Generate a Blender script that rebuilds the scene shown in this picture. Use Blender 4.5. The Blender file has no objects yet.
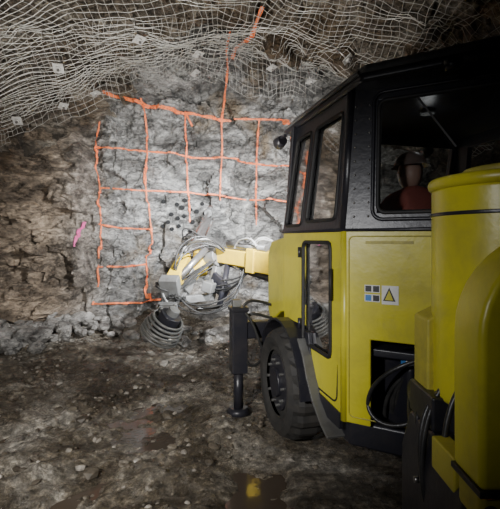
import bpy, bmesh, math, random
from mathutils import Vector, Matrix, noise
random.seed(7)
D=bpy.data
col=bpy.context.scene.collection
# ------------------------------------------------------------ materials
def newmat(name):
    m=D.materials.new(name); m.use_nodes=True
    nt=m.node_tree; return m,nt,nt.nodes,nt.links,nt.nodes['Principled BSDF']
def ramp(n,stops):
    r=n.new('ShaderNodeValToRGB'); e=r.color_ramp.elements
    e[0].position,e[0].color=stops[0][0],(*stops[0][1],1)
    e[1].position,e[1].color=stops[-1][0],(*stops[-1][1],1)
    for p,c in stops[1:-1]:
        k=e.new(p); k.color=(*c,1)
    return r
def ntex(n,l,co,scale,detail=6,rough=.6,dist=0):
    t=n.new('ShaderNodeTexNoise'); t.inputs['Scale'].default_value=scale
    t.inputs['Detail'].default_value=detail; t.inputs['Roughness'].default_value=rough
    t.inputs['Distortion'].default_value=dist
    l.new(co,t.inputs['Vector']); return t
def mixc(n,l,fac,a,b,mode='MIX'):
    m=n.new('ShaderNodeMix'); m.data_type='RGBA'; m.blend_type=mode
    for s,v in ((m.inputs[0],fac),(m.inputs[6],a),(m.inputs[7],b)):
        if hasattr(v,'links'): l.new(v,s)
        elif isinstance(v,(int,float)): s.default_value=v
        else: s.default_value=(*v,1)
    return m.outputs[2]
def simple(name,c,rough=.5,metal=0,dirt=.35,dirtcol=(.09,.075,.055),scale=6,emis=None,bump=.15):
    m,nt,n,l,b=newmat(name)
    tc=n.new('ShaderNodeTexCoord')
    t=ntex(n,l,tc.outputs['Object'],scale,8,.7,.4)
    r=ramp(n,[(.45,(0,0,0)),(.72,(1,1,1))]); l.new(t.outputs[0],r.inputs[0])
    mu=n.new('ShaderNodeMath'); mu.operation='MULTIPLY'; mu.inputs[1].default_value=dirt
    l.new(r.outputs[0],mu.inputs[0])
    l.new(mixc(n,l,mu.outputs[0],c,dirtcol),b.inputs['Base Color'])
    b.inputs['Roughness'].default_value=rough; b.inputs['Metallic'].default_value=metal
    if bump:
        bp=n.new('ShaderNodeBump'); bp.inputs['Strength'].default_value=bump; bp.inputs['Distance'].default_value=.01
        t2=ntex(n,l,tc.outputs['Object'],scale*6,4,.6); l.new(t2.outputs[0],bp.inputs['Height']); l.new(bp.outputs[0],b.inputs['Normal'])
    if emis:
        b.inputs['Emission Color'].default_value=(*emis[0],1); b.inputs['Emission Strength'].default_value=emis[1]
    return m
def rockmat(name,dark,mid,light,rust,rustpos=.6,bumpd=.06,rot=(.2,.75,.3),side=None):
    m,nt,n,l,b=newmat(name)
    tc=n.new('ShaderNodeTexCoord'); co=tc.outputs['Object']
    mp=n.new('ShaderNodeMapping'); mp.inputs['Rotation'].default_value=rot; mp.inputs['Scale'].default_value=(1,1,2.2)
    l.new(co,mp.inputs[0]); cs=mp.outputs[0]
    a=ntex(n,l,cs,.9,13,.72,1.3)
    ra=ramp(n,[(.38,dark),(.5,mid),(.61,light)]); l.new(a.outputs[0],ra.inputs[0])
    f=ntex(n,l,cs,7,11,.78,.8)
    rf=ramp(n,[(.35,(.2,.2,.2)),(.5,(.82,.82,.82)),(.66,(1.7,1.68,1.64))]); l.new(f.outputs[0],rf.inputs[0])
    c=mixc(n,l,.88,ra.outputs[0],rf.outputs[0],'MULTIPLY')
    ru=ntex(n,l,co,.8,8,.65,.8); rr=ramp(n,[(rustpos-.06,(0,0,0)),(rustpos+.1,(.8,.8,.8))]); l.new(ru.outputs[0],rr.inputs[0])
    c=mixc(n,l,rr.outputs[0],c,mixc(n,l,.8,rust,rf.outputs[0],'MULTIPLY'))
    if side:
        sx=n.new('ShaderNodeSeparateXYZ'); l.new(co,sx.inputs[0]); mr=n.new('ShaderNodeMapRange'); mr.inputs[1].default_value=-2.6; mr.inputs[2].default_value=-3.6
        l.new(sx.outputs[0],mr.inputs[0]); c=mixc(n,l,mr.outputs[0],c,mixc(n,l,1.0,c,side,'MULTIPLY'))
    v=n.new('ShaderNodeTexVoronoi'); v.feature='DISTANCE_TO_EDGE'; v.inputs['Scale'].default_value=1.5
    wv=ntex(n,l,cs,2.5,6,.65); va=n.new('ShaderNodeVectorMath'); va.operation='MULTIPLY_ADD'
    l.new(wv.outputs['Color'],va.inputs[0]); va.inputs[1].default_value=(1.3,1.3,1.3); l.new(cs,va.inputs[2]); l.new(va.outputs[0],v.inputs['Vector'])
    rc=ramp(n,[(0,(.1,.09,.08)),(.025,(1,1,1))]); l.new(v.outputs[0],rc.inputs[0])
    c=mixc(n,l,.75,c,rc.outputs[0],'MULTIPLY')
    l.new(c,b.inputs['Base Color']); b.inputs['Roughness'].default_value=.46
    bp=n.new('ShaderNodeBump'); bp.inputs['Strength'].default_value=1; bp.inputs['Distance'].default_value=bumpd
    ad=n.new('ShaderNodeMath'); ad.operation='ADD'; l.new(f.outputs[0],ad.inputs[0])
    h2=ntex(n,l,cs,3.0,10,.72,.8); l.new(h2.outputs[0],ad.inputs[1])
    ad2=n.new('ShaderNodeMath'); ad2.operation='MULTIPLY_ADD'; l.new(rc.outputs[0],ad2.inputs[0]); ad2.inputs[1].default_value=.3; l.new(ad.outputs[0],ad2.inputs[2])
    l.new(ad2.outputs[0],bp.inputs['Height']); l.new(bp.outputs[0],b.inputs['Normal'])
    return m
M_face=rockmat('rock_face',(.11,.105,.098),(.30,.292,.275),(.60,.59,.565),(.27,.20,.12),.60,.085,side=(.95,.76,.58))
M_roof=rockmat('rock_roof',(.055,.046,.036),(.21,.175,.135),(.44,.40,.33),(.2,.13,.07),.56,.08,(.5,.3,.2))
M_left=rockmat('rock_left',(.07,.055,.04),(.22,.175,.125),(.42,.36,.28),(.25,.13,.05),.52)
M_boulder=rockmat('rock_boulder',(.14,.13,.12),(.32,.305,.28),(.52,.50,.47),(.2,.14,.08),.66,.03)
def floormat():
    m,nt,n,l,b=newmat('muddy_gravel')
    tc=n.new('ShaderNodeTexCoord'); co=tc.outputs['Object']
    a=ntex(n,l,co,.9,10,.7,.6); ra=ramp(n,[(.38,(.045,.035,.024)),(.5,(.15,.127,.095)),(.63,(.40,.37,.32))]); l.new(a.outputs[0],ra.inputs[0])
    f=ntex(n,l,co,14,12,.82); rf=ramp(n,[(.37,(.1,.1,.1)),(.52,(.8,.8,.8)),(.65,(2.5,2.5,2.45))]); l.new(f.outputs[0],rf.inputs[0])
    l.new(mixc(n,l,.95,ra.outputs[0],rf.outputs[0],'MULTIPLY'),b.inputs['Base Color'])
    r=ramp(n,[(.48,(.1,.1,.1)),(.60,(.6,.6,.6))]); w=ntex(n,l,co,1.9,7,.65); l.new(w.outputs[0],r.inputs[0]); l.new(r.outputs[0],b.inputs['Roughness'])
    bp=n.new('ShaderNodeBump'); bp.inputs['Strength'].default_value=1; bp.inputs['Distance'].default_value=.045
    h=ntex(n,l,co,9,12,.78); l.new(h.outputs[0],bp.inputs['Height']); l.new(bp.outputs[0],b.inputs['Normal'])
    return m
M_floor=floormat()
def gravelmat():
    m,nt,n,l,b=newmat('gravel_stone')
    g=n.new('ShaderNodeNewGeometry'); r=ramp(n,[(0,(.05,.04,.029)),(.6,(.14,.118,.088)),(1,(.34,.31,.27))]); l.new(g.outputs['Random Per Island'],r.inputs[0])
    tc=n.new('ShaderNodeTexCoord'); t=ntex(n,l,tc.outputs['Object'],18,6,.7); r2=ramp(n,[(.35,(.5,.5,.5)),(.65,(1.3,1.3,1.3))]); l.new(t.outputs[0],r2.inputs[0])
    l.new(mixc(n,l,1.0,r.outputs[0],r2.outputs[0],'MULTIPLY'),b.inputs['Base Color']); b.inputs['Roughness'].default_value=.55
    return m
M_gravel=gravelmat()
def watermat():
    m,nt,n,l,b=newmat('muddy_water'); b.inputs['Base Color'].default_value=(.06,.046,.034,1); b.inputs['Roughness'].default_value=.10
    tc=n.new('ShaderNodeTexCoord'); t=ntex(n,l,tc.outputs['Object'],6,4,.6); bp=n.new('ShaderNodeBump'); bp.inputs['Strength'].default_value=.25; bp.inputs['Distance'].default_value=.01
    l.new(t.outputs[0],bp.inputs['Height']); l.new(bp.outputs[0],b.inputs['Normal']); return m
M_water=watermat()
M_yel=simple('yellow_paint',(.60,.54,.035),.34,0,.45,(.20,.17,.06),2.5)
M_yel2=simple('yellow_paint_dusty',(.46,.40,.05),.5,0,.65,(.13,.115,.055),5)
M_yelb=simple('yellow_boom_paint',(.72,.50,.03),.45,0,.5,(.25,.17,.06),5)
M_blk=simple('dark_grey_paint',(.018,.018,.024),.35,0,.5,(.045,.04,.038),5)
M_rub=simple('black_rubber',(.012,.012,.012),.6,0,.5,(.04,.035,.03),9)
M_tyre=simple('tyre_rubber',(.02,.019,.018),.75,0,.7,(.05,.044,.036),8)
M_roofp=simple('dusty_roof_paint',(.12,.12,.12),.6,0,.7,(.26,.25,.23),6)
M_steel=simple('worn_steel',(.35,.34,.33),.35,.8,.6,(.12,.10,.08),8)
M_steeld=simple('dusty_steel',(.20,.20,.195),.5,.3,.6,(.08,.07,.06),8)
M_guard=simple('mudguard_steel',(.12,.12,.115),.45,.2,.6,(.06,.05,.045),8)
M_chrome=simple('chrome_rod',(.7,.7,.7),.15,1,.1)
M_wire=simple('galvanised_wire',(.58,.57,.53),.5,.2,.55,(.30,.27,.22),3,bump=0)
M_plate=simple('bolt_plate_steel',(.62,.61,.58),.5,.1,.5,(.25,.2,.15),8)
def paintmat(name,c,thr=.40):
    m=simple(name,c,.6,0,.45,(.36,.2,.12),7,bump=.2); nt=m.node_tree; n=nt.nodes; l=nt.links; b=n['Principled BSDF']
    tc=n.new('ShaderNodeTexCoord'); t=ntex(n,l,tc.outputs['Object'],16,8,.8,.3); r=ramp(n,[(thr-.06,(.3,.3,.3)),(thr+.08,(1,1,1))]); l.new(t.outputs[0],r.inputs[0]); l.new(r.outputs[0],b.inputs['Alpha']); return m
M_paint=paintmat('orange_spray_paint',(.95,.22,.07),.42)
M_pink=paintmat('pink_spray_paint',(.75,.1,.35))
M_hose=simple('hydraulic_hose',(.02,.02,.02),.35,0,.5,(.07,.065,.06),12)
M_hoseg=simple('dusty_hydraulic_hose',(.02,.02,.02),.4,0,.5,(.09,.085,.08),7)
M_coil=simple('coil_hose_grey',(.11,.11,.105),.4,.1,.6,(.25,.24,.22),9)
M_hosel=simple('lit_hose_grey',(.36,.36,.35),.5,0,.7,(.10,.09,.08),7)  # pale grey puts lamplight on the hoses into their colour
M_white=simple('white_label',(.75,.75,.72),.5,0,.2)
M_lblk=simple('label_black',(.02,.02,.02),.5,0,.1)
M_blue=simple('label_blue',(.05,.2,.5),.5,0,.1)
M_hole=simple('hole_black',(.004,.004,.004),.9,0,0,bump=0)
M_seat=simple('seat_fabric',(.05,.05,.06),.8,0,.3)
M_over=simple('operator_overalls',(.36,.09,.07),.8,0,.3,(.1,.03,.02))
M_skin=simple('skin',(.42,.25,.19),.5,0,.1)
M_helm=simple('helmet_shell',(.20,.14,.12),.35,0,.2)
M_lens=simple('lamp_lens',(1,1,1),.2,0,0,emis=((1,.97,.9),6),bump=0)
M_fill_lens=simple('dome_lamp_lens',(.12,.12,.12),.3,0,0,bump=0)  # lens of the added cab fixture, not emissive
M_amb=simple('amber_lens',(1,.25,.02),.3,0,0,emis=((1,.22,.02),5),bump=0)
def glassmat():
    m=D.materials.new('cab_glass'); m.use_nodes=True; nt=m.node_tree; n=nt.nodes; l=nt.links; n.clear()
    o=n.new('ShaderNodeOutputMaterial'); mx=n.new('ShaderNodeMixShader'); t=n.new('ShaderNodeBsdfTransparent'); g=n.new('ShaderNodeBsdfGlossy')
    t.inputs[0].default_value=(.75,.78,.78,1); g.inputs['Roughness'].default_value=.04
    f=n.new('ShaderNodeFresnel'); f.inputs[0].default_value=2.2
    l.new(f.outputs[0],mx.inputs[0]); l.new(t.outputs[0],mx.inputs[1]); l.new(g.outputs[0],mx.inputs[2]); l.new(mx.outputs[0],o.inputs[0])
    return m
M_glass=glassmat()
# ------------------------------------------------------------ helpers
def link(name,me,mats,parent=None,smooth=False):
    o=D.objects.new(name,me); col.objects.link(o)
    for m in (mats if isinstance(mats,(list,tuple)) else [mats]): me.materials.append(m)
    if smooth:
        for p in me.polygons: p.use_smooth=True
    if parent: o.parent=parent
    return o
def empty(name,loc=(0,0,0),rz=0):
    e=D.objects.new(name,None); e.location=loc; e.rotation_euler=(0,0,rz); e.empty_display_size=.2; col.objects.link(e); return e
def bm_obj(name,bm,mats,parent=None,smooth=False,bevel=0):
    bmesh.ops.recalc_face_normals(bm,faces=bm.faces)
    me=D.meshes.new(name); bm.to_mesh(me); bm.free()
    o=link(name,me,mats,parent,smooth)
    if bevel:
        b=o.modifiers.new('bevel','BEVEL'); b.width=bevel; b.segments=3; b.limit_method='ANGLE'; b.angle_limit=.7
        for p in me.polygons: p.use_smooth=True
        o.modifiers.new('wn','WEIGHTED_NORMAL')
    return o
def box(name,lo,hi,mat,parent=None,bevel=.01,rot=None):
    bm=bmesh.new(); lo=Vector(lo); hi=Vector(hi); c=(lo+hi)/2; s=hi-lo
    bmesh.ops.create_cube(bm,size=1,matrix=Matrix.Diagonal((*s,1)))
    if rot: bmesh.ops.rotate(bm,verts=bm.verts,cent=(0,0,0),matrix=rot)
    bmesh.ops.translate(bm,verts=bm.verts,vec=c)
    return bm_obj(name,bm,mat,parent,bevel=bevel)
def cyl(name,p0,p1,r,mat,parent=None,seg=24,r2=None,bevel=0):
    p0=Vector(p0); p1=Vector(p1); d=p1-p0; bm=bmesh.new()
    bmesh.ops.create_cone(bm,cap_ends=True,segments=seg,radius1=r,radius2=r if r2 is None else r2,depth=d.length)
    q=d.to_track_quat('Z','Y').to_matrix().to_4x4()
    bmesh.ops.transform(bm,verts=bm.verts,matrix=Matrix.Translation((p0+p1)/2)@q)
    o=bm_obj(name,bm,mat,parent,bevel=bevel)
    if not bevel:
        for p in o.data.polygons: p.use_smooth=len(p.vertices)==4
    return o
def beam(name,p0,p1,w,h,mat,parent=None,bevel=.015):
    p0=Vector(p0); p1=Vector(p1); d=p1-p0; bm=bmesh.new()
    bmesh.ops.create_cube(bm,size=1,matrix=Matrix.Diagonal((w,h,d.length,1)))
    q=d.to_track_quat('Z','Y').to_matrix().to_4x4()
    bmesh.ops.transform(bm,verts=bm.verts,matrix=Matrix.Translation((p0+p1)/2)@q)
    return bm_obj(name,bm,mat,parent,bevel=bevel)
def curve(name,polys,r,mat,parent=None,cyclic=False,kind='NURBS'):
    cu=D.curves.new(name,'CURVE'); cu.dimensions='3D'; cu.bevel_depth=r; cu.bevel_resolution=3; cu.resolution_u=8
    for pts in polys:
        s=cu.splines.new('NURBS' if kind=='NURBS' else 'POLY'); s.points.add(len(pts)-1)
        for i,p in enumerate(pts): s.points[i].co=(*p,1)
        if kind=='NURBS': s.order_u=3 if len(pts)<4 else 4; s.use_endpoint_u=not cyclic
        s.use_cyclic_u=cyclic
    o=D.objects.new(name,cu); col.objects.link(o); cu.materials.append(mat)
    if parent: o.parent=parent
    return o
def prism(name,poly,z0,z1,mat,parent=None,bevel=.01):
    bm=bmesh.new(); lo=[bm.verts.new((x,y,z0)) for x,y in poly]; hi=[bm.verts.new((x,y,z1)) for x,y in poly]
    bm.faces.new(lo); bm.faces.new(hi); n=len(poly)
    for i in range(n): bm.faces.new((lo[i],lo[(i+1)%n],hi[(i+1)%n],hi[i]))
    return bm_obj(name,bm,mat,parent,bevel=bevel)
# ------------------------------------------------------------ rock surfaces
def facet(p,sc,k=.35,tilt=.9):
    q=p*sc; d,pts=noise.voronoi(q); c=pts[0]; rv=noise.noise_vector(c*5.37)
    return ((q-c).dot(rv)*tilt+noise.noise(c*3.11)*k)/sc
def rough(p):
    w=p+noise.noise_vector(p*1.3)*.25
    return facet(w,.7,.5,1.1)*.55+facet(w+Vector((3,1,7)),1.9,.5,1.2)*.6+facet(w+Vector((9,4,2)),5.0,.5,1.2)*.55+noise.fractal(p*7,.8,2.1,4)*.02
def sstep(a,b,x):
    t=max(0,min(1,(x-a)/(b-a))); return t*t*(3-2*t)
def zroof(x,y):
    base=4.78-.088*(x+.3)**2 if x>-5.2 else 2.6
    return base+.25*noise.noise(Vector((x*.5,y*.6,3)))-.35*sstep(6.6,8,y)
def yface(x,z):
    y=8.05-.8*sstep(-3.3,-4.4,x)-.55*sstep(-3.05,-3.2,x+.25*noise.noise(Vector((z*1.2,1,4))))*sstep(.3,1.2,z+.4)
    y-=1.3*sstep(3.6,5.2,z)+.35*sstep(1.0,-.2,z)
    return y-rough(Vector((x,0,z)))*.8*(1+1.1*sstep(-3,-3.4,x))
def zroofr(x,y): return zroof(x,y)+rough(Vector((x,y,11)))*.9
def grid(name,nu,nv,fn,mat,smooth=False):
    vs=[fn(i/nu,j/nv) for j in range(nv+1) for i in range(nu+1)]
    w=nu+1; fs=[(j*w+i,j*w+i+1,(j+1)*w+i+1,(j+1)*w+i) for j in range(nv) for i in range(nu)]
    me=D.meshes.new(name); me.from_pydata(vs,[],fs); me.update()
    return link(name,me,mat,None,smooth)
def L(a,b,t): return a+(b-a)*t
grid('wall_back',300,150,lambda u,v:(L(-5.6,5.6,u),yface(L(-5.6,5.6,u),L(-.3,5.3,v)),L(-.3,5.3,v)),M_face)
grid('ceiling',200,200,lambda u,v:(L(-5.6,5.6,u),L(-2.5,8.3,v),zroofr(L(-5.6,5.6,u),L(-2.5,8.3,v))),M_roof)
grid('wall_left',150,80,lambda u,v:(-4.75+rough(Vector((3,L(-2.5,7.6,u),L(-.3,4.3,v))))*.9-.25*math.sin(L(0,3,v)),L(-2.5,7.6,u),L(-.3,4.3,v)),M_left)
grid('wall_right',120,70,lambda u,v:(4.6+rough(Vector((23,L(-2.5,8.2,u),L(-.3,4.6,v))))*.9,L(-2.5,8.2,u),L(-.3,4.6,v)),M_roof)
def zfloor(x,y):
    p=Vector((x,y,0))
    m=sstep(.35,-.1,x-.0*y)
    rut=-.05*math.exp(-((x+1.0)/.35)**2)-.04*math.exp(-((x+2.2)/.3)**2)
    h=.10*noise.noise(p*.7)+.06*noise.noise(p*2.1)+.05*noise.fractal(p*5,.7,2,5)
    z=(h*.8+rut)*(.35+.65*m)+.28*sstep(6.8,8.0,y)+.25*sstep(-3.6,-4.8,x)-.02
    wx=x+.10*noise.noise(p*3); wy=y+.15*noise.noise(p*2.3+Vector((5,5,5)))
    k=math.exp(-(((wx-.06)/.22)**4+((wy-2.75)/.42)**4))
    return z*(1-k)+k*(-.10+.03*noise.fractal(p*6,.7,2,4))
grid('floor',400,380,lambda u,v:(L(-5.6,5.6,u),L(-2.5,8.4,v),zfloor(L(-5.6,5.6,u),L(-2.5,8.4,v))),M_floor,True)
bm=bmesh.new(); vs=[bm.verts.new(p) for p in ((-2.6,1.0,-.078),(2.5,1.0,-.078),(2.5,5.8,-.078),(-2.6,5.8,-.078))]; bm.faces.new(vs); bm_obj('puddle',bm,M_water)
# rubble
def rock_bm(bm,c,r,flat=.7,sub=2,seed=0):
    g=bmesh.ops.create_icosphere(bm,subdivisions=sub,radius=1)
    rot=Matrix.Rotation(random.random()*6,3,'Z')@Matrix.Rotation(random.random()*.6-.3,3,'X')
    sx,sy=random.uniform(.8,1.3),random.uniform(.8,1.2); s=Vector((seed*3.7,seed*1.3,seed))
    for v in g['verts']:
        p=v.co.copy(); q=p*1.1+s; d,pts=noise.voronoi(q)
        k=.78+.45*noise.noise(pts[0]*4.1)+.12*noise.noise(p*2.5+s)
        p=Vector((p.x*sx,p.y*sy,p.z*flat))*k*r
        v.co=rot@p+Vector(c)
bm=bmesh.new()
for i in range(3800):
    x=random.uniform(-4.4,3.4); y=random.uniform(1.1,7.0)
    if noise.noise(Vector((x*.9,y*.9,40)))<-.12 and random.random()<.8: continue
    if x>.15 and y<4.8 and x>(.75-.26*(y-2.6)) : continue
    if -.2<x<.3 and 2.3<y<3.2: continue
    r=random.choice([.010,.013,.018,.022,.03,.036])*random.uniform(.7,1.3)
    if random.random()<.03: r*=2.1
    rock_bm(bm,(x,y,zfloor(x,y)+r*.2),r,.6,1,i)
bm_obj('rubble',bm,M_gravel)
bm=bmesh.new()
for i in range(150):
    x=random.uniform(-4.4,-2.2); y=min(yface(x,.4)-.2,7.5)-abs(random.gauss(0,.35)); r=random.uniform(.05,.2)*(1 if x<-2.9 else .7)
    rock_bm(bm,(x,y,zfloor(x,y)+r*.35+random.random()*.1),r,.75,2,i+50)
for x,y,r in ((-3.75,6.2,.29),(-4.0,6.35,.34),(-3.25,6.45,.22),(-3.45,6.1,.15),(-2.95,6.7,.15),(-3.6,6.6,.26),(-3.4,6.4,.24),(-3.15,6.2,.13)):
    rock_bm(bm,(x,y,zfloor(x,y)+r*.55),r,.8,3,int(r*100))
for i in range(110):
    x=random.uniform(-2.4,3); y=7.35-abs(random.gauss(0,.3)); r=random.uniform(.04,.15)
    rock_bm(bm,(x,y,zfloor(x,y)+r*.35),r,.7,2,i+200)
bm_obj('boulder_pile',bm,M_boulder)
# ------------------------------------------------------------ wire mesh on the back
def wiremesh(name,x0,x1,y0,y1,cell,rot,sd,drop,th,edge):
    nu=int((x1-x0)/cell); nv=int((y1-y0)/cell); cx,cy=(x0+x1)/2,(y0+y1)/2; vs=[]
    for j in range(nv+1):
        for i in range(nu+1):
            x=L(x0,x1,i/nu)-cx; y=L(y0,y1,j/nv)-cy
            X=cx+x*math.cos(rot)-y*math.sin(rot); Y=cy+x*math.sin(rot)+y*math.cos(rot)
            w=noise.noise_vector(Vector((X*.7,Y*.7,sd)))*.30+noise.noise_vector(Vector((X*3,Y*3,sd+3)))*.06
            X+=w.x+random.uniform(-.01,.01); Y+=w.y+random.uniform(-.01,.01)
            Z=zroof(X,Y)-drop-.22*abs(noise.noise(Vector((X*1.3,Y*1.3,sd+5))))-.30*sstep(6.7,7.4,Y)+random.uniform(-.01,.01)
            Z=min(Z,zroofr(X,Y)-.02)
            vs.append((X,Y,Z))
    w_=nu+1; fs=[(j*w_+i,j*w_+i+1,(j+1)*w_+i+1,(j+1)*w_+i) for j in range(nv) for i in range(nu)]
    fs=[f for f in fs if min(vs[k][0] for k in f)>-4.3 and max(vs[k][0] for k in f)<3.8 and max(vs[k][1] for k in f)<edge+.45*noise.noise(Vector((vs[f[0]][0]*.8,sd,0)))]
    me=D.meshes.new(name); me.from_pydata(vs,[],fs); me.update()
    bm=bmesh.new(); bm.from_mesh(me); bmesh.ops.delete(bm,geom=[v for v in bm.verts if not v.link_faces],context='VERTS'); bm.to_mesh(me); bm.free()
    o=link(name,me,M_wire)
    m=o.modifiers.new('w','WIREFRAME'); m.thickness=th; m.use_even_offset=False; m.use_replace=True
    return o
wiremesh('rock_support_mesh',-4.7,4.2,2.2,7.8,.092,.06,1.3,.12,.010,7.1)
wiremesh('rock_support_mesh',-4.8,1.6,5.4,7.6,.11,.4,8.1,.2,.009,6.9)
plates=empty('rock_bolt_plates')
def plate(x,y,i,s=.07):
    z=zroof(x,y)-.36
    R=Matrix.Rotation(random.random()*1.5,3,'Z')@Matrix.Rotation(random.uniform(-.8,-.2),3,'X'); n_=R@Vector((0,0,-1)); c=Vector((x,y,z))
    box(f'plate_{i}',(x-s,y-s,z-.006),(x+s,y+s,z+.006),M_plate,plates,.003,R)
    cyl(f'dome_{i}',c,c+n_*.03,.038,M_plate,plates,14,.028); cyl(f'nut_{i}',c+n_*.02,c+n_*.06,.018,M_steel,plates,6); cyl(f'bolt_shank_{i}',c,c-n_*.4,.012,M_steel,plates,8)
for i,(x,y) in enumerate(((-2.6,5.7),(-1.45,5.5),(-2.5,6.8),(-3.0,6.75),(-.75,6.1),(1.3,5.6),(-3.6,6.5),(.35,6.7),(-.9,6.9),(-3.4,5.0),(2.2,6.0),(1.0,6.9),(-3.9,5.9))): plate(x,y,i)
# ------------------------------------------------------------ spray paint
def ribbon(bm,pts,w,fn):
    P=[Vector(p) for p in pts]; seq=[]
    for a,b in zip(P,P[1:]):
        n=max(2,int((b-a).length/.03)); seq+= [a.lerp(b,k/n) for k in range(n)]
    seq.append(P[-1]); prev=None
    for k,p in enumerate(seq):
        t=(seq[min(k+1,len(seq)-1)]-seq[max(k-1,0)]).normalized(); nn=Vector((-t.y,t.x))
        ww=w*(.8+.6*noise.noise(Vector((p.x*6,p.y*6,1))))+.004; j=noise.noise(Vector((p.x*1.5,p.y*1.5,9)))*.03
        row=[bm.verts.new(fn(*(p+nn*(j+s*ww)))) for s in (-.5,-.17,.17,.5)]
        if prev and noise.noise(Vector((p.x*4,p.y*4,33)))>-.5:
            for a in range(3): bm.faces.new((prev[a],prev[a+1],row[a+1],row[a]))
        prev=row
def px(u,v): return ((u-250)/52.5,1.65+(238-v)/52.5)
onface=lambda x,z:(x,min(yface(x,z),yface(x+.03,z),yface(x-.03,z),yface(x,z+.03),yface(x,z-.03))-.03,z)
bm=bmesh.new()
lines=[[(107,98),(148,109),(187,116),(223,121),(262,122),(300,126)],[(94,147),(147,151),(187,156),(222,158),(256,163),(290,168)],
[(97,187),(147,191),(187,192),(222,196),(256,200),(288,203)],[(98,224),(122,229),(148,229)],[(98,267),(148,264)],[(97,302),(122,300),(150,301),(175,298)],
[(94,132),(97,187),(100,225),(97,303)],[(147,106),(146,190),(149,228),(147,262),(150,300)],[(187,115),(187,192),(189,222)],[(222,120),(222,160),(220,200)],
[(259,121),(256,170),(256,225)],[(292,125),(290,170),(288,215)],[(187,115),(194,128)],[(107,98),(94,132)]]
for l_ in lines: ribbon(bm,[px(*q) for q in l_],.032,onface)
ribbon(bm,[px(107,98),px(150,111),px(190,117),px(230,121)],.045,onface)
ribbon(bm,[px(233,62),px(228,90),px(222,120)],.04,onface)
bm_obj('spray_painted_drill_grid',bm,M_paint)
bm=bmesh.new()
onroof=lambda x,y:(x,y,min(zroofr(x,y),zroof(x,y)-.1)-.03)
ribbon(bm,[(.17,5.2),(.02,6.0),(-.22,6.6),(-.3,6.95)],.06,onroof); bm_obj('spray_painted_centre_line',bm,M_paint)
bm=bmesh.new(); ribbon(bm,[px(86,222),px(85,246)],.022,onface); bm_obj('pink_survey_mark',bm,M_pink)
bm=bmesh.new()
for u,v in ((162,201),(170,214),(167,222),(184,200),(196,211),(204,213),(203,221),(190,231),(178,226),(186,240),(171,229),(160,226),(201,203),(186,247),(181,207),(176,204),(192,222),(208,226),(197,240),(183,216),(189,209),(177,218)):
    x,z=px(u,v); y=yface(x,z)
    m=Matrix.Translation((x,y+.01,z))@Matrix.Rotation(math.pi/2,4,'X')
    bmesh.ops.create_cone(bm,cap_ends=True,segments=14,radius1=.040,radius2=.040,depth=.14,matrix=m)
bm_obj('drill_holes',bm,M_hole)
# ------------------------------------------------------------ drill rig
ANG=math.atan2(110,420); OX,OY=.588,2.6
rig=empty('drill_rig',(OX,OY,0),ANG)
ca,sa=math.cos(ANG),math.sin(ANG)
def W(x,y,z=0):  # world to rig frame
    dx,dy=x-OX,y-OY; return Vector((dx*ca+dy*sa,-dx*sa+dy*ca,z))
BELT=1.70; TOP=2.58
def cabpt(p0,p1,s,z,inn,shr0=0,shr1=0):
    t=max(0,(z-BELT)/(TOP-BELT)); p0=Vector(p0); p1=Vector(p1); ln=(p1-p0).length; d=(p1-p0)/ln
    a=shr0*t; b=ln-shr1*t; q=p0+d*(a+(b-a)*s/ln)
    q+=Vector(inn)*.07*t; return Vector((q.x,q.y,z))
def wallpanel(name,p0,p1,z0,z1,holes,mat,inn,shr=(0,0),thick=.035,bevel=0):
    ln=(Vector(p1)-Vector(p0)).length
    ss=sorted({0,ln,*[h[0] for h in holes],*[h[1] for h in holes]}); zs=sorted({z0,z1,*[h[2] for h in holes],*[h[3] for h in holes]})
    ss=[s for s in ss if 0<=s<=ln]; zs=[z for z in zs if z0<=z<=z1]
    bm=bmesh.new(); V={}
    def vv(s,z):
        if (s,z) not in V: V[(s,z)]=bm.verts.new(cabpt(p0,p1,s,z,inn,*shr))
        return V[(s,z)]
    for a,b in zip(ss,ss[1:]):
        for c,d in zip(zs,zs[1:]):
            if any(h[0]<=(a+b)/2<=h[1] and h[2]<=(c+d)/2<=h[3] for h in holes): continue
            bm.faces.new((vv(a,c),vv(b,c),vv(b,d),vv(a,d)))
    o=bm_obj(name,bm,mat,rig)
    m=o.modifiers.new('s','SOLIDIFY'); m.thickness=thick; m.offset=0
    b=o.modifiers.new('b','BEVEL'); b.width=.006; b.segments=2; b.limit_method='ANGLE'
    return o
def rrect(s0,s1,z0,z1,r=.05,n=5):
    out=[]
    for cx,cz,a0 in ((s1-r,z1-r,0),(s0+r,z1-r,90),(s0+r,z0+r,180),(s1-r,z0+r,270)):
        for k in range(n+1):
            a=math.radians(a0+90*k/n); out.append((cx+r*math.cos(a),cz+r*math.sin(a)))
    return out
def seal(name,p0,p1,s0,s1,z0,z1,inn,shr,mat,r=.012,off=.02,rad=.05):
    o=Vector((-inn[0]*off,-inn[1]*off,0))
    curve(name,[[cabpt(p0,p1,s,z,inn,*shr)+o for s,z in rrect(s0,s1,z0,z1,rad)]],r,mat,rig,True,'POLY')
def pane(name,p0,p1,s0,s1,z0,z1,inn,shr):
    bm=bmesh.new(); bm.faces.new([bm.verts.new(cabpt(p0,p1,s,z,inn,*shr)) for s,z in ((s0,z0),(s1,z0),(s1,z1),(s0,z1))])
    bm_obj(name,bm,M_glass,rig)
A0,A1=(0,0),(0,1.11); inA=(1,0)
B0,B1=(0,0),(.73,-.68); nb=Vector((.68,.73)).normalized(); inB=(nb.x,nb.y)
C0,C1=(.73,-.68),(1.7,-.68); inC=(0,1)
D0,D1=(1.7,-.68),(1.7,1.11); inD=(-1,0)
E0,E1=(1.7,1.11),(0,1.11); inE=(0,-1)
shA=(0,.18)
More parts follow.
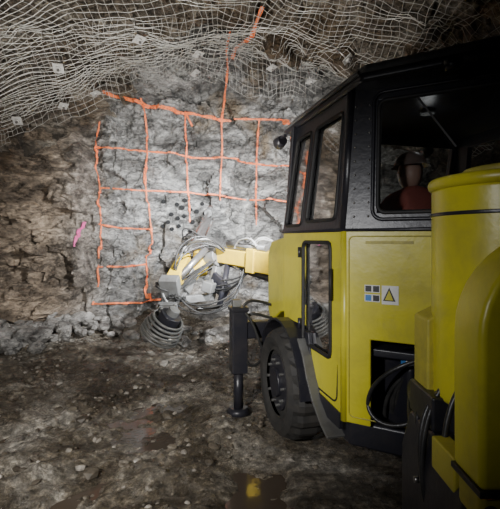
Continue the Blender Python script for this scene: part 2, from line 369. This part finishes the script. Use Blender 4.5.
wallpanel('cab_side_lower',A0,A1,.52,BELT,[(.16,.64,.86,1.62),(.60,1.11,.52,.98)],M_yel,inA)
wallpanel('cab_corner_lower',B0,B1,.52,BELT,[(.16,.62,.5,1.04)],M_yel,inB)
wallpanel('cab_rear_lower',C0,C1,.52,BELT,[],M_yel,inC)
wallpanel('cab_right_lower',D0,D1,.9,BELT,[],M_yel,inD)
wallpanel('cab_front_lower',E0,E1,.9,BELT,[],M_yel,inE)
wallpanel('cab_side_upper',A0,A1,BELT,TOP,[(.10,.60,1.77,2.46),(.69,1.05,1.75,2.46)],M_blk,inA,shA,.05)
wallpanel('cab_corner_upper',B0,B1,BELT,TOP,[(.20,.93,1.80,2.48)],M_blk,inB,(0,0),.05)
wallpanel('cab_rear_upper',C0,C1,BELT,TOP,[(.08,.9,1.8,2.46)],M_blk,inC,(0,0),.05)
wallpanel('cab_right_upper',D0,D1,BELT,TOP,[(.1,1.6,1.8,2.46)],M_blk,inD,(0,.18),.05)
wallpanel('cab_front_upper',E0,E1,BELT,TOP,[(.12,1.58,1.76,2.48)],M_blk,inE,(0,0),.05)
fo=D.objects['cab_front_upper']
for v in fo.data.vertices:
    v.co.y=1.11-.18*max(0,(v.co.z-BELT)/(TOP-BELT))
for nm,p0,p1,s0,s1,z0,z1,i_,sh in (('glass_door',A0,A1,.1,.6,1.77,2.46,inA,shA),('glass_quarter',A0,A1,.69,1.05,1.75,2.46,inA,shA),('glass_door_lower',A0,A1,.16,.64,.86,1.62,inA,shA),
  ('glass_corner',B0,B1,.2,.93,1.8,2.48,inB,(0,0)),('glass_rear',C0,C1,.08,.9,1.8,2.46,inC,(0,0))):
    pane(nm,p0,p1,s0,s1,z0,z1,i_,sh); seal('seal_'+nm,p0,p1,s0,s1,z0,z1,i_,sh,M_rub,.014,.02,.045 if 'lower' not in nm else .05)
seal('door_seam',A0,A1,.07,.67,.60,2.5,inA,shA,M_rub,.006,.018,.06)
seal('corner_window_frame',B0,B1,.17,.96,1.76,2.53,inB,(0,0),M_blk,.012,.026,.06)
seal('corner_panel_seam',B0,B1,.03,.9,.56,1.66,inB,(0,0),M_yel2,.004,.018,.03)
curve('belt_trim',[[(-.02,1.11,BELT),(-.02,0,BELT),(.72,-.71,BELT),(1.7,-.71,BELT)]],.012,M_blk,rig,False,'POLY')
cyl('corner_post_lower',(.006,.006,.52),(.006,.006,BELT),.03,M_yel,rig,20)
cyl('corner_post_upper',(.006,.006,BELT),(.07,.03,TOP),.035,M_blk,rig,20)
bm=bmesh.new()
for k in range(9):
    for s in (.06,.145):
        p=cabpt(B0,B1,s,1.78+k*.085,inB)-Vector((nb.x,nb.y,0))*.028
        bmesh.ops.create_uvsphere(bm,u_segments=8,v_segments=6,radius=.007,matrix=Matrix.Translation(p))
bm_obj('pillar_rivets',bm,M_steel,rig,True)
prism('cab_floor',[(.02,.02),(.02,1.08),(1.68,1.08),(1.68,-.65),(.73,-.65)],.93,.98,M_blk,rig)
roofpoly=[(.02,-.16),(.02,1.16),(.12,1.24),(1.6,1.24),(1.72,1.16),(1.72,-.82),(.70,-.86)]
prism('cab_roof_rim',roofpoly,2.56,2.62,M_blk,rig,.02)
curve('roof_drip_rail',[[(.015,-.15,2.615),(.015,1.16,2.615),(.12,1.245,2.615),(1.6,1.245,2.615)]],.012,M_roofp,rig,False,'POLY')
prism('cab_roof',[(.06,-.12),(.06,1.12),(.15,1.2),(1.57,1.2),(1.66,1.12),(1.66,-.76),(.71,-.8)],2.62,2.69,M_roofp,rig,.03)
def sideprism(name,poly,x0,x1,mat,bevel=.02):
    bm=bmesh.new(); a=[bm.verts.new((x0,y,z)) for y,z in poly]; b=[bm.verts.new((x1,y,z)) for y,z in poly]; n=len(poly)
    bm.faces.new(a); bm.faces.new(b)
    for i in range(n): bm.faces.new((a[i],a[(i+1)%n],b[(i+1)%n],b[i]))
    return bm_obj(name,bm,mat,rig,bevel=bevel)
sideprism('front_hull',[(1.13,1.0),(1.13,1.66),(1.52,1.62),(1.62,1.5),(1.62,.95),(1.55,.86),(1.40,.9),(1.25,.98)],.0,1.65,M_yel)
sideprism('lower_skirt',[(.02,.46),(.02,.56),(.42,.58),(.52,.95),(.60,.95),(.50,.46)],-.03,.0,M_blk,.005)
# mudguard plate behind the wheel, sweeping down and back
bm=bmesh.new(); prev=None
for y,z in ((.58,.90),(.48,.80),(.40,.66),(.30,.54),(.16,.44),(.06,.40)):
    row=[bm.verts.new((x,y,z)) for x in (-.09,.06)]
    if prev: bm.faces.new((prev[0],prev[1],row[1],row[0]))
    prev=row
o=bm_obj('mudguard',bm,M_guard,rig); s_=o.modifiers.new('s','SOLIDIFY'); s_.thickness=.02; o.modifiers.new('b','BEVEL').width=.004
# fender arc over the wheel
bm=bmesh.new(); prev=None
for k in range(15):
    a=math.radians(-5+k*13)
    row=[bm.verts.new((x,.97+.53*math.cos(a),.45+.53*math.sin(a))) for x in (-.12,.22)]
    if prev: bm.faces.new((prev[0],prev[1],row[1],row[0]))
    prev=row
o=bm_obj('wheel_fender',bm,M_blk,rig); s_=o.modifiers.new('s','SOLIDIFY'); s_.thickness=.02
def wheel(name,xo,yc,sgn,r=.45,w=.34):
    bm=bmesh.new(); seg=60
    prof=[(0.02,.58),(0.03,.64),(.0,.72),(-.01,.82),(.02,.92),(.06,.97),(.10,1),(w-.10,1),(w-.06,.97),(w-.02,.92),(w,.72),(w-.03,.62)]
    rings=[]
    for k in range(seg):
        a=2*math.pi*k/seg; lug=1.0 if k%3 else .955
        rings.append([bm.verts.new((xo+sgn*px_,yc+r*q*(lug if q>.95 else 1)*math.cos(a),.45+r*q*(lug if q>.95 else 1)*math.sin(a))) for px_,q in prof])
    for k in range(seg):
        A,B=rings[k],rings[(k+1)%seg]
        for i in range(len(prof)-1): bm.faces.new((A[i],A[i+1],B[i+1],B[i]))
    bm_obj(name+'_tyre',bm,M_tyre,rig,False)
    cyl(name+'_rim',(xo+sgn*.05,yc,.45),(xo+sgn*(w-.05),yc,.45),r*.62,M_tyre,rig,32,bevel=.01)
    cyl(name+'_rim_ring',(xo+sgn*.03,yc,.45),(xo+sgn*.06,yc,.45),r*.50,M_blk,rig,32,bevel=.006)
    cyl(name+'_hub',(xo-sgn*.0,yc,.45),(xo+sgn*.1,yc,.45),r*.26,M_blk,rig,24,bevel=.01)
    bm=bmesh.new()
    for k in range(10):
        a=k*math.pi/5; m=Matrix.Translation((xo+sgn*.02,yc+r*.4*math.cos(a),.45+r*.4*math.sin(a)))@Matrix.Rotation(math.pi/2,4,'Y')
        bmesh.ops.create_cone(bm,cap_ends=True,segments=6,radius1=.012,radius2=.012,depth=.04,matrix=m)
    bm_obj(name+'_lugs',bm,M_guard,rig)
wheel('front_left_wheel',-.15,.97,1); wheel('front_right_wheel',1.85,.97,-1)
wheel('rear_left_wheel',.75,-2.0,1); wheel('rear_right_wheel',1.9,-2.0,-1)
cyl('front_axle',(.15,.97,.45),(1.55,.97,.45),.1,M_blk,rig)
cyl('rear_axle',(1.0,-2,.45),(1.7,-2,.45),.1,M_blk,rig)
box('chassis',(.28,-.25,.34),(1.5,1.9,.9),M_blk,rig,.03)
box('rear_chassis',(.85,-2.6,.4),(1.6,-.3,.8),M_blk,rig,.03)
prism('belly_box',[(.03,.0),(.03,.45),(.4,.45),(.75,-.62),(.70,-.62)],.36,.52,M_blk,rig,.02)
# equipment in the corner recess
box('notch_back',(.40,-.15,.5),(.5,.1,1.1),M_rub,rig,.01)
hs=[]; i3=Vector((nb.x,nb.y,0))
for k in range(7):
    p=cabpt(B0,B1,random.uniform(.18,.34),random.uniform(.52,.62),inB); q=cabpt(B0,B1,random.uniform(.48,.62),random.uniform(.8,1.02),inB)
    hs.append([p+i3*.14,p+i3*random.uniform(.0,.1)+Vector((0,0,random.uniform(.15,.4))),q+i3*random.uniform(.02,.1)+Vector((0,0,random.uniform(-.2,.05))),q+i3*.14])
p=cabpt(B0,B1,.14,.62,inB); q=cabpt(B0,B1,.55,1.0,inB)
hs.append([p,p-i3*.08+Vector((0,0,.3)),q-i3*.1,q+i3*.1])
hs.append([p+Vector((0,0,.05)),p-i3*.06+Vector((0,0,-.15)),cabpt(B0,B1,.6,.55,inB)-i3*.1,q+i3*.1])
curve('hydraulic_hoses',hs,.013,M_hose,rig)
cyl('accumulator',cabpt(B0,B1,.40,.58,inB)+i3*.16,cabpt(B0,B1,.40,.92,inB)+i3*.16,.06,M_blk,rig,bevel=.01)
def label(name,s0,s1,z0,z1,mat,off=.021,tri=False):
    bm=bmesh.new(); o=Vector((-nb.x*off,-nb.y*off,0))
    pts=((s0,z0),(s1,z0),((s0+s1)/2,z1)) if tri else ((s0,z0),(s1,z0),(s1,z1),(s0,z1))
    bm.faces.new([bm.verts.new(cabpt(B0,B1,s,z,inB)+o) for s,z in pts]); bm_obj(name,bm,mat,rig)
label('label_plate_white_1',.125,.215,1.325,1.37,M_white); label('label_plate_white_2',.125,.215,1.27,1.315,M_white)
label('label_pict_1',.13,.165,1.33,1.365,M_lblk,.023); label('label_pict_2',.175,.21,1.275,1.31,M_lblk,.023); label('label_pict_3',.175,.21,1.33,1.365,M_lblk,.023); label('label_pict_4',.13,.165,1.275,1.31,M_blue,.023)
label('label_warning',.225,.32,1.26,1.37,M_white); label('label_warning_tri',.232,.303,1.28,1.36,M_lblk,.023,True); label('label_warning_tri_in',.244,.291,1.286,1.344,M_yel,.025,True)
label('label_nameplate',.13,.40,1.615,1.632,M_yel2)
box('filter_box',(.30,-.20,.82),(.38,-.14,.98),M_white,rig,.01); box('filter_box_mark',(.292,-.19,.86),(.302,-.15,.93),M_blue,rig,.001)
cyl('door_handle',(-.04,.12,1.25),(-.04,.12,1.45),.012,M_rub,rig)
for z in (.95,1.5): cyl(f'hinge_{z}',(-.03,.69,z),(-.03,.69,z+.08),.014,M_blk,rig,12)
def worklamp(name,c,d):
    c=Vector(c); d=Vector(d).normalized()
    cyl(name+'_housing',c-d*.05,c+d*.03,.045,M_blk,rig,20,.06); cyl(name+'_lens',c+d*.031,c+d*.036,.052,M_lens,rig,20)
worklamp('worklamp_left',(.02,1.30,2.53),(-.2,1,-.2)); worklamp('worklamp_right',(1.6,1.32,2.53),(0,1,-.2))
worklamp('worklamp_low',(.3,1.68,1.45),(-.1,1,0)); worklamp('worklamp_front',(.30,1.28,2.60),(-.2,1,-.1))
beam('lamp_arm',(.02,1.15,2.56),(.02,1.28,2.56),.03,.02,M_blk,rig,.003)
cyl('roof_corner_lamp',(.33,-.54,2.56),(.33,-.54,2.51),.05,M_blk,rig,20,.035)
# jack
jx=W(-.11,3.98)
JX,JY=jx.x,jx.y
box('jack_sleeve',(JX-.075,JY-.075,.38),(JX+.075,JY+.075,.98),M_blk,rig,.012)
box('jack_cap',(JX-.085,JY-.085,.96),(JX+.085,JY+.085,1.0),M_blk,rig,.01)
box('jack_bracket',(JX-.06,JY-.04,1.0),(JX+.02,JY+.04,1.07),M_steeld,rig,.01)
cyl('jack_leg',(JX,JY,.03),(JX,JY,.4),.045,M_blk,rig); cyl('jack_foot',(JX,JY,.0),(JX,JY,.05),.12,M_blk,rig,24,.08)
box('jack_arm',(JX,JY-.06,.70),(.45,JY+.06,.86),M_blk,rig,.015)
curve('jack_hoses',[[(JX+.07,JY,.9),(JX+.2,JY-.05,1.0),(JX+.25,JY-.02,.8),(.35,JY,.9)],[(JX+.06,JY-.08,.5),(JX+.16,JY-.1,.35),(JX+.25,JY,.6),(.3,JY,.8)],[(JX+.05,JY,1),(JX+.12,JY,1.12),(JX+.3,JY,1.0),(.3,JY,.9)],[(JX+.05,JY-.08,.95),(JX+.22,JY-.15,.75),(JX+.12,JY-.12,.4),(.25,JY-.1,.5)]],.014,M_hose,rig)
# foreground rear module
def cylW(name,x,y,z0,z1,r,mat,bev=.02): return cyl(name,W(x,y,z0),W(x,y,z1),r,mat,rig,48,bevel=bev)
cylW('rear_tank',1.10,1.74,.98,1.86,.32,M_yel)
cylW('rear_tank_lid',1.10,1.74,1.85,1.90,.335,M_yel,.02)
cylW('rear_tank_cap',1.10,1.74,1.90,1.94,.2,M_yel2,.015)
cylW('rear_tank_band',1.10,1.74,1.74,1.755,.325,M_blk,.004)
cylW('rear_tank_base',1.10,1.74,.86,.98,.30,M_blk,.02)
def panelW(name,prof,y0,y1,mat,bev=.02):
    bm=bmesh.new(); a=[bm.verts.new(W(x,y0,z)) for x,z in prof]; b=[bm.verts.new(W(x,y1,z)) for x,z in prof]; n=len(prof)
    bm.faces.new(a); bm.faces.new(b)
    for i in range(n): bm.faces.new((a[i],a[(i+1)%n],b[(i+1)%n],b[i]))
    return bm_obj(name,bm,mat,rig,bevel=bev)
arc=[(1.02-.36*math.cos(math.radians(k*9)),1.36+.33*math.sin(math.radians(k*9))) for k in range(11)]
panelW('rear_cover',[(1.5,.92),(.66,.92)]+arc+[(1.5,1.69)],1.2,1.37,M_yel)
panelW('rear_cover_seam',[(1.5,.905),(.655,.905),(.655,.925),(1.5,.925)],1.195,1.372,M_blk,.003)
panelW('rear_cover_lower',[(.67,.80),(1.4,.74),(1.4,.905),(.67,.905)],1.22,1.36,M_yel2)
panelW('rear_bracket',[(.76,.98),(.9,.98),(.92,1.25),(.84,1.34),(.76,1.3)],1.80,1.95,M_yel2,.012)
panelW('rear_frame',[(.70,.25),(1.5,.25),(1.5,.66),(1.45,.86),(.74,.86),(.70,.7)],1.40,1.95,M_blk,.02)
panelW('rear_frame_side',[(.74,.86),(.82,.86),(.82,1.0),(.74,1.0)],1.7,1.95,M_blk,.01)
panelW('rear_frame_flange',[(.69,.78),(.76,.86),(.76,.90),(.69,.90)],1.42,1.6,M_yel2,.008)
hw=[]
for k in range(6):
    y=random.uniform(1.6,1.95); x=random.uniform(.66,.74)
    hw.append([W(.82,y,random.uniform(.9,1.1)),W(x-.02,y,random.uniform(.75,1.0)),W(x,y-.1,random.uniform(.4,.7)),W(.85,y,random.uniform(.3,.5))])
for k in range(5):
    hw.append([W(.95,2.3,random.uniform(.8,1.0)),W(.8,2.2,random.uniform(.55,.95)),W(.72,2.0,random.uniform(.6,.9)),W(.85,1.8,.8)])
curve('rear_hoses',hw,.012,M_hose,rig)
for k in range(4):
    z=.35+.1*k; c=cyl(f'frame_bolt_{k}',W(.695,1.5+.08*k,z),W(.68,1.5+.08*k,z),.014,M_steel,rig,6)
cyl('marker_lamp_housing',W(.70,1.25,.85),W(.70,1.205,.85),.022,M_rub,rig,16); cyl('marker_lamp',W(.70,1.21,.85),W(.6995,1.198,.85),.009,M_amb,rig,16)
# boom
boom=empty('boom'); boom.parent=rig
def bw(n,p,q,w,h,m,b=.015): return beam(n,W(*p),W(*q),w,h,m,boom,b)
def cw(n,p,q,r,m,seg=20,b=0,r2=None): return cyl(n,W(*p),W(*q),r,m,boom,seg,r2,b)
bw('boom_base',(1.25,3.95,1.15),(.75,4.75,1.32),.34,.34,M_yel2)
bw('boom_tube_outer',(1.0,4.45,1.27),(.1,5.36,1.36),.25,.27,M_yelb)
bw('boom_tube_inner',(.2,5.26,1.35),(-.48,5.95,1.42),.18,.2,M_yelb)
bw('boom_collar',(.14,5.32,1.355),(.04,5.42,1.365),.29,.31,M_yelb)
cw('boom_lift_cylinder',(.9,4.4,1.0),(.0,5.4,1.22),.05,M_blk); cw('boom_lift_rod',(.0,5.4,1.22),(-.35,5.8,1.3),.028,M_chrome)
cw('boom_top_cylinder',(.2,5.15,1.52),(-.3,5.75,1.56),.04,M_steeld)
cw('rotator',(-.42,5.85,1.40),(-.62,6.0,1.36),.15,M_steeld,28,.015)
cw('rotator_flange',(-.60,5.98,1.36),(-.66,6.02,1.35),.18,M_steel,28,.01)
cw('knuckle',(-.7,5.85,1.15),(-.7,6.0,1.45),.11,M_yelb,24,.015)
bw('knuckle_arm',(-.66,5.95,1.35),(-.82,5.75,1.12),.14,.16,M_yelb)
bw('cradle_bracket',(-.82,5.78,1.2),(-.92,5.6,.95),.2,.18,M_steeld)
cw('tilt_cylinder',(-.6,5.7,1.5),(-.95,5.4,1.1),.045,M_steel); cw('tilt_rod',(-.95,5.4,1.1),(-1.05,5.3,.96),.024,M_chrome)
bw('swing_link',(-.45,5.8,1.25),(-.55,5.7,.8),.09,.12,M_steeld); bw('swing_link_lower',(-.55,5.7,.85),(-.85,5.45,.85),.09,.1,M_steeld)
cw('swing_cylinder',(-.3,5.7,1.3),(-.4,5.5,.75),.04,M_blk); cw('swing_rod',(-.4,5.5,.75),(-.7,5.45,.72),.022,M_chrome)
bw('hose_guide_frame',(-.52,5.75,1.1),(-.30,5.55,.92),.06,.22,M_blk); bw('valve_block',(-.62,5.6,1.02),(-.48,5.55,.98),.14,.14,M_steeld)
f0=Vector((-1.02,5.05,.72)); f1=Vector((-.72,7.45,1.95)); fd=(f1-f0).normalized(); sd=fd.cross(Vector((0,0,1))).normalized(); up=sd.cross(fd)
def F(t,a=0,b=0): return tuple(f0+fd*t+sd*a+up*b)
LN=(f1-f0).length
bw('feed_beam',F(0),F(LN),.16,.12,M_steel)
bw('feed_rail_left',F(0,-.09,.07),F(LN,-.09,.07),.03,.03,M_chrome,.004); bw('feed_rail_right',F(0,.09,.07),F(LN,.09,.07),.03,.03,M_chrome,.004)
bw('rock_drill',F(.35,0,.17),F(1.05,0,.17),.18,.2,M_yelb); bw('rock_drill_motor',F(.25,0,.2),F(.4,0,.2),.24,.26,M_steeld)
cw('drill_rod',F(1.0,0,.17),F(LN+.15,0,.17),.02,M_steel); cw('front_centraliser',F(LN-.05,0,.17),F(LN+.03,0,.17),.07,M_steeld,20,.01)
cw('drill_bit',F(LN+.12,0,.17),F(LN+.22,0,.17),.03,M_steel,16,0,.04)
cw('feed_cylinder',F(.2,-.02,-.1),F(1.5,-.02,-.1),.045,M_blk); bw('stinger',F(LN-.1,0,-.05),F(LN+.15,0,-.05),.07,.07,M_rub)
bw('cradle',F(.5,0,-.12),F(1.4,0,-.12),.22,.1,M_steeld); bw('travel_plate',F(.3,0,.09),F(1.1,0,.09),.24,.03,M_steel,.005)
for t in (.1,.7,1.3,1.9): bw(f'feed_clamp_{t}',F(t,0,.0),F(t+.06,0,.0),.24,.18,M_steeld)
cc=Vector((-1.02,5.0,.60)); ax=Vector((.52,-.22,.80)).normalized(); t1=ax.cross(Vector((0,1,0))).normalized(); t2=ax.cross(t1); pts=[]
for k in range(6*20):
    a=k*2*math.pi/20; r=.17+.06*math.sin(min(1.57,(120-k)/60)); pts.append(W(*(cc+ax*(k/20*.045-.14)+t1*r*math.cos(a)+t2*r*math.sin(a))))
curve('hose_coil',[pts],.016,M_coil,boom,False,'POLY')
cw('coil_drum',tuple(cc-ax*.12),tuple(cc+ax*.18),.13,M_blk,24,.01); cw('coil_swivel',tuple(cc+ax*.14),tuple(cc+ax*.26),.07,M_steeld,20,.01)
random.seed(21)
def loop(p,q,bul,n=1):
    out=[]
    for _ in range(n):
        P=Vector(p)+Vector([random.uniform(-.05,.05) for _ in range(3)]); Q=Vector(q)+Vector([random.uniform(-.06,.06) for _ in range(3)]); B=Vector(bul)*random.uniform(.6,1.3)
        out.append([W(*P),W(*(P.lerp(Q,.15)+B)),W(*(P.lerp(Q,.5)+B*1.2+Vector([random.uniform(-.08,.08) for _ in range(3)]))),W(*(P.lerp(Q,.85)+B*.8)),W(*Q)])
    return out
hb=loop((-.3,5.7,1.45),F(.6,0,.25),(-.1,-.05,.25),4)+loop((-.5,5.8,1.3),F(.2,.1,.1),(-.2,-.15,-.1),5)+loop((-.6,5.9,1.5),F(1.3,0,.2),(-.15,0,.2),3)+loop(F(.1,0,0),F(1.2,-.1,-.1),(-.1,-.1,-.2),3)+loop((.0,5.4,1.25),(-.6,5.85,1.1),(-.05,-.1,-.2),4)+loop(F(.3,0,.2),F(.9,.1,-.1),(-.2,-.12,.05),4)+loop((-.1,5.4,1.2),F(.3,.1,0),(.1,-.1,-.3),4)
curve('boom_hoses',hb,.011,M_hoseg,boom)
hl=loop((.1,5.2,1.5),(-.2,5.6,1.5),(0,0,.15),1)+loop((-.35,5.8,1.5),F(.9,.0,.3),(-.1,0,.25),2)+loop((.35,5.1,1.45),(.05,5.4,1.5),(0,0,.15),2)+loop(F(.15,0,0),F(.8,.1,.2),(-.2,-.1,.1),1)
curve('lit_hoses',hl,.012,M_hosel,boom)  # hose loops coloured pale as if lamplit
# seat and controls in cab
SX=.56
box('seat_base',(SX-.2,.05,.98),(SX+.2,.45,1.26),M_blk,rig,.02)
box('seat_cushion',(SX-.24,-.02,1.26),(SX+.24,.5,1.38),M_seat,rig,.05); box('seat_back',(SX-.22,-.14,1.36),(SX+.22,-.03,1.80),M_seat,rig,.05)
box('control_console',(.12,.80,1.0),(1.5,1.0,1.60),M_blk,rig,.04); box('control_screen',(.95,.74,1.62),(1.25,.78,1.84),M_blk,rig,.015)
for x in (SX-.2,SX+.2,1.3): cyl(f'lever_{x:.2f}',(x,.82,1.58),(x,.74,1.76),.01,M_steel,rig,10)
cyl('cab_fill_fixture',(.75,.2,2.56),(.75,.2,2.53),.05,M_fill_lens,rig,20)  # added fixture to go with the cab fill light
beam('window_wiper',cabpt(B0,B1,.42,2.46,inB)-i3*.04,cabpt(B0,B1,.62,2.15,inB)-i3*.04,.012,.012,M_rub,rig,.002)
# ------------------------------------------------------------ operator (seated)
op=empty('operator',(OX,OY,.06),ANG)
def skin(name,verts,edges,rad,mat,root=0,sub=2):
    me=D.meshes.new(name); me.from_pydata(verts,edges,[]); me.update(); o=link(name,me,mat,op)
    m=o.modifiers.new('skin','SKIN'); m.use_smooth_shade=True
    for i,r in enumerate(rad): me.skin_vertices[0].data[i].radius=(r,r*.85)if not isinstance(r,tuple) else r
    me.skin_vertices[0].data[root].use_root=True
    s=o.modifiers.new('s','SUBSURF'); s.levels=sub; s.render_levels=sub; return o
cx=SX
vb=[(cx,.08,1.42),(cx,.07,1.6),(cx,.08,1.76),(cx,.09,1.86),(cx,.11,1.93),
 (cx-.18,.09,1.83),(cx-.25,.25,1.62),(cx-.2,.5,1.62),(cx+.18,.09,1.83),(cx+.25,.25,1.62),(cx+.2,.5,1.62),
 (cx-.1,.1,1.40),(cx-.12,.5,1.40),(cx-.12,.56,1.08),(cx+.1,.1,1.40),(cx+.12,.5,1.40),(cx+.12,.56,1.08),(cx-.12,.66,1.0),(cx+.12,.66,1.0)]
eb=[(0,1),(1,2),(2,3),(3,4),(3,5),(5,6),(6,7),(3,8),(8,9),(9,10),(0,11),(11,12),(12,13),(0,14),(14,15),(15,16),(13,17),(16,18)]
skin('body',vb,eb,[(.16,.12),(.15,.11),(.17,.115),(.1,.09),.055,.07,.05,.036,.07,.05,.036,.1,.075,.05,.1,.075,.05,.04,.04],M_over)
bm=bmesh.new(); bmesh.ops.create_uvsphere(bm,u_segments=24,v_segments=18,radius=1)
for v in bm.verts:
    p=v.co; v.co=Vector((p.x*.075*(1-.15*max(0,-p.z)),p.y*.095,p.z*.118))
    if p.y>.0 and abs(p.x)<.028 and -.035<v.co.z<.015: v.co.y+=.02
bmesh.ops.translate(bm,verts=bm.verts,vec=(cx,.14,2.03)); bm_obj('head',bm,M_skin,op,True)
for s in (-1,1):
    bm=bmesh.new(); bmesh.ops.create_uvsphere(bm,u_segments=10,v_segments=8,radius=.012,matrix=Matrix.Translation((cx+s*.03,.225,2.035))); bm_obj(f'eye_{s}',bm,M_white,op,True)
    bm=bmesh.new(); bmesh.ops.create_uvsphere(bm,u_segments=10,v_segments=8,radius=.028,matrix=Matrix.Translation((cx+s*.076,.135,2.03))@Matrix.Diagonal((.35,.6,1,1))); bm_obj(f'ear_{s}',bm,M_skin,op,True)
    hx,hy,hz=cx+s*.2,.52,1.62
    skin(f'palm_{s}',[(hx,hy-.01,hz),(hx,hy+.04,hz),(hx,hy+.09,hz)],[(0,1),(1,2)],[(.028,.022),(.038,.018),(.036,.016)],M_skin)
    for k,ln in enumerate((.065,.075,.07,.055)):
        x=hx+(k-1.5)*.02*s
        skin(f'finger_{s}_{k}',[(x,hy+.08,hz),(x,hy+.08+ln*.5,hz+.004),(x,hy+.08+ln*.8,hz-.02),(x,hy+.08+ln*.75,hz-.045)],[(0,1),(1,2),(2,3)],[.009,.0085,.008,.007],M_skin,0,1)
    skin(f'thumb_{s}',[(hx-s*.03,hy+.02,hz),(hx-s*.055,hy+.05,hz-.01),(hx-s*.05,hy+.09,hz-.025)],[(0,1),(1,2)],[.011,.01,.008],M_skin,0,1)
bm=bmesh.new(); bmesh.ops.create_uvsphere(bm,u_segments=28,v_segments=16,radius=1)
bmesh.ops.delete(bm,geom=[v for v in bm.verts if v.co.z<-.05],context='VERTS')
for v in bm.verts: v.co=Vector((v.co.x*(.1 if v.co.z>.05 else .112),v.co.y*(.125 if v.co.z>.05 else .15),v.co.z*.105))
bmesh.ops.translate(bm,verts=bm.verts,vec=(cx,.135,2.075)); bm_obj('helmet',bm,M_helm,op,True)
# ------------------------------------------------------------ lights
def spot(name,loc,tgt,e,size,blend=.6,c=(1,.97,.92),rad=.05):
    l=D.lights.new(name,'SPOT'); l.energy=e; l.spot_size=math.radians(size); l.spot_blend=blend; l.color=c; l.shadow_soft_size=rad
    o=D.objects.new(name,l); col.objects.link(o); o.location=loc; o.rotation_euler=(Vector(tgt)-Vector(loc)).to_track_quat('-Z','Y').to_euler(); return o
spot('worklamp_beam_left',(.23,4.0,2.5),(-1.4,8,1.4),2000,84,1,(.95,.97,1))
spot('worklamp_beam_right',(1.75,4.4,2.5),(.0,8,2.2),1000,90,1,(.97,.98,1))
spot('worklamp_beam_front',(.50,4.05,2.62),(-1.15,8,1.9),2000,34,1,(.86,.93,1),.04)
spot('worklamp_beam_low',(.42,4.5,1.45),(-2.6,6.6,.2),260,60,1,(.9,.95,1),.04)
spot('headlamp_beam',(-1.3,.1,1.95),(-1.5,4.5,.8),850,92,1,(1,.98,.95),.08)
spot('cap_lamp_beam',(-1.7,-.3,2.2),(.7,2.6,1.3),210,44,1,(.98,.98,1),.12)
spot('ceiling_fill_spot',(-1.3,2.6,1.3),(-.8,6.2,4.6),820,100,1,(1,.97,.92),.1)  # added spot hanging free of the rig, brightens ceiling and mesh
l=D.lights.new('cab_fill_light','POINT'); l.energy=.25; l.shadow_soft_size=.05; o=D.objects.new('cab_fill_light',l); col.objects.link(o); o.parent=rig; o.location=(.75,.2,2.45)  # added fill so the cab interior is not black
w=D.worlds.new('mine_dark'); bpy.context.scene.world=w; w.use_nodes=True
w.node_tree.nodes['Background'].inputs[0].default_value=(.5,.55,.6,1); w.node_tree.nodes['Background'].inputs[1].default_value=.01
# ------------------------------------------------------------ camera
cam=D.cameras.new('camera'); co=D.objects.new('camera',cam); col.objects.link(co); co.location=(0,0,1.65); co.rotation_euler=(math.pi/2,0,0)
cam.sensor_fit='HORIZONTAL'; cam.sensor_width=36; cam.lens=36*420/500; cam.shift_y=-16.5/500; cam.clip_start=.05
bpy.context.scene.camera=co
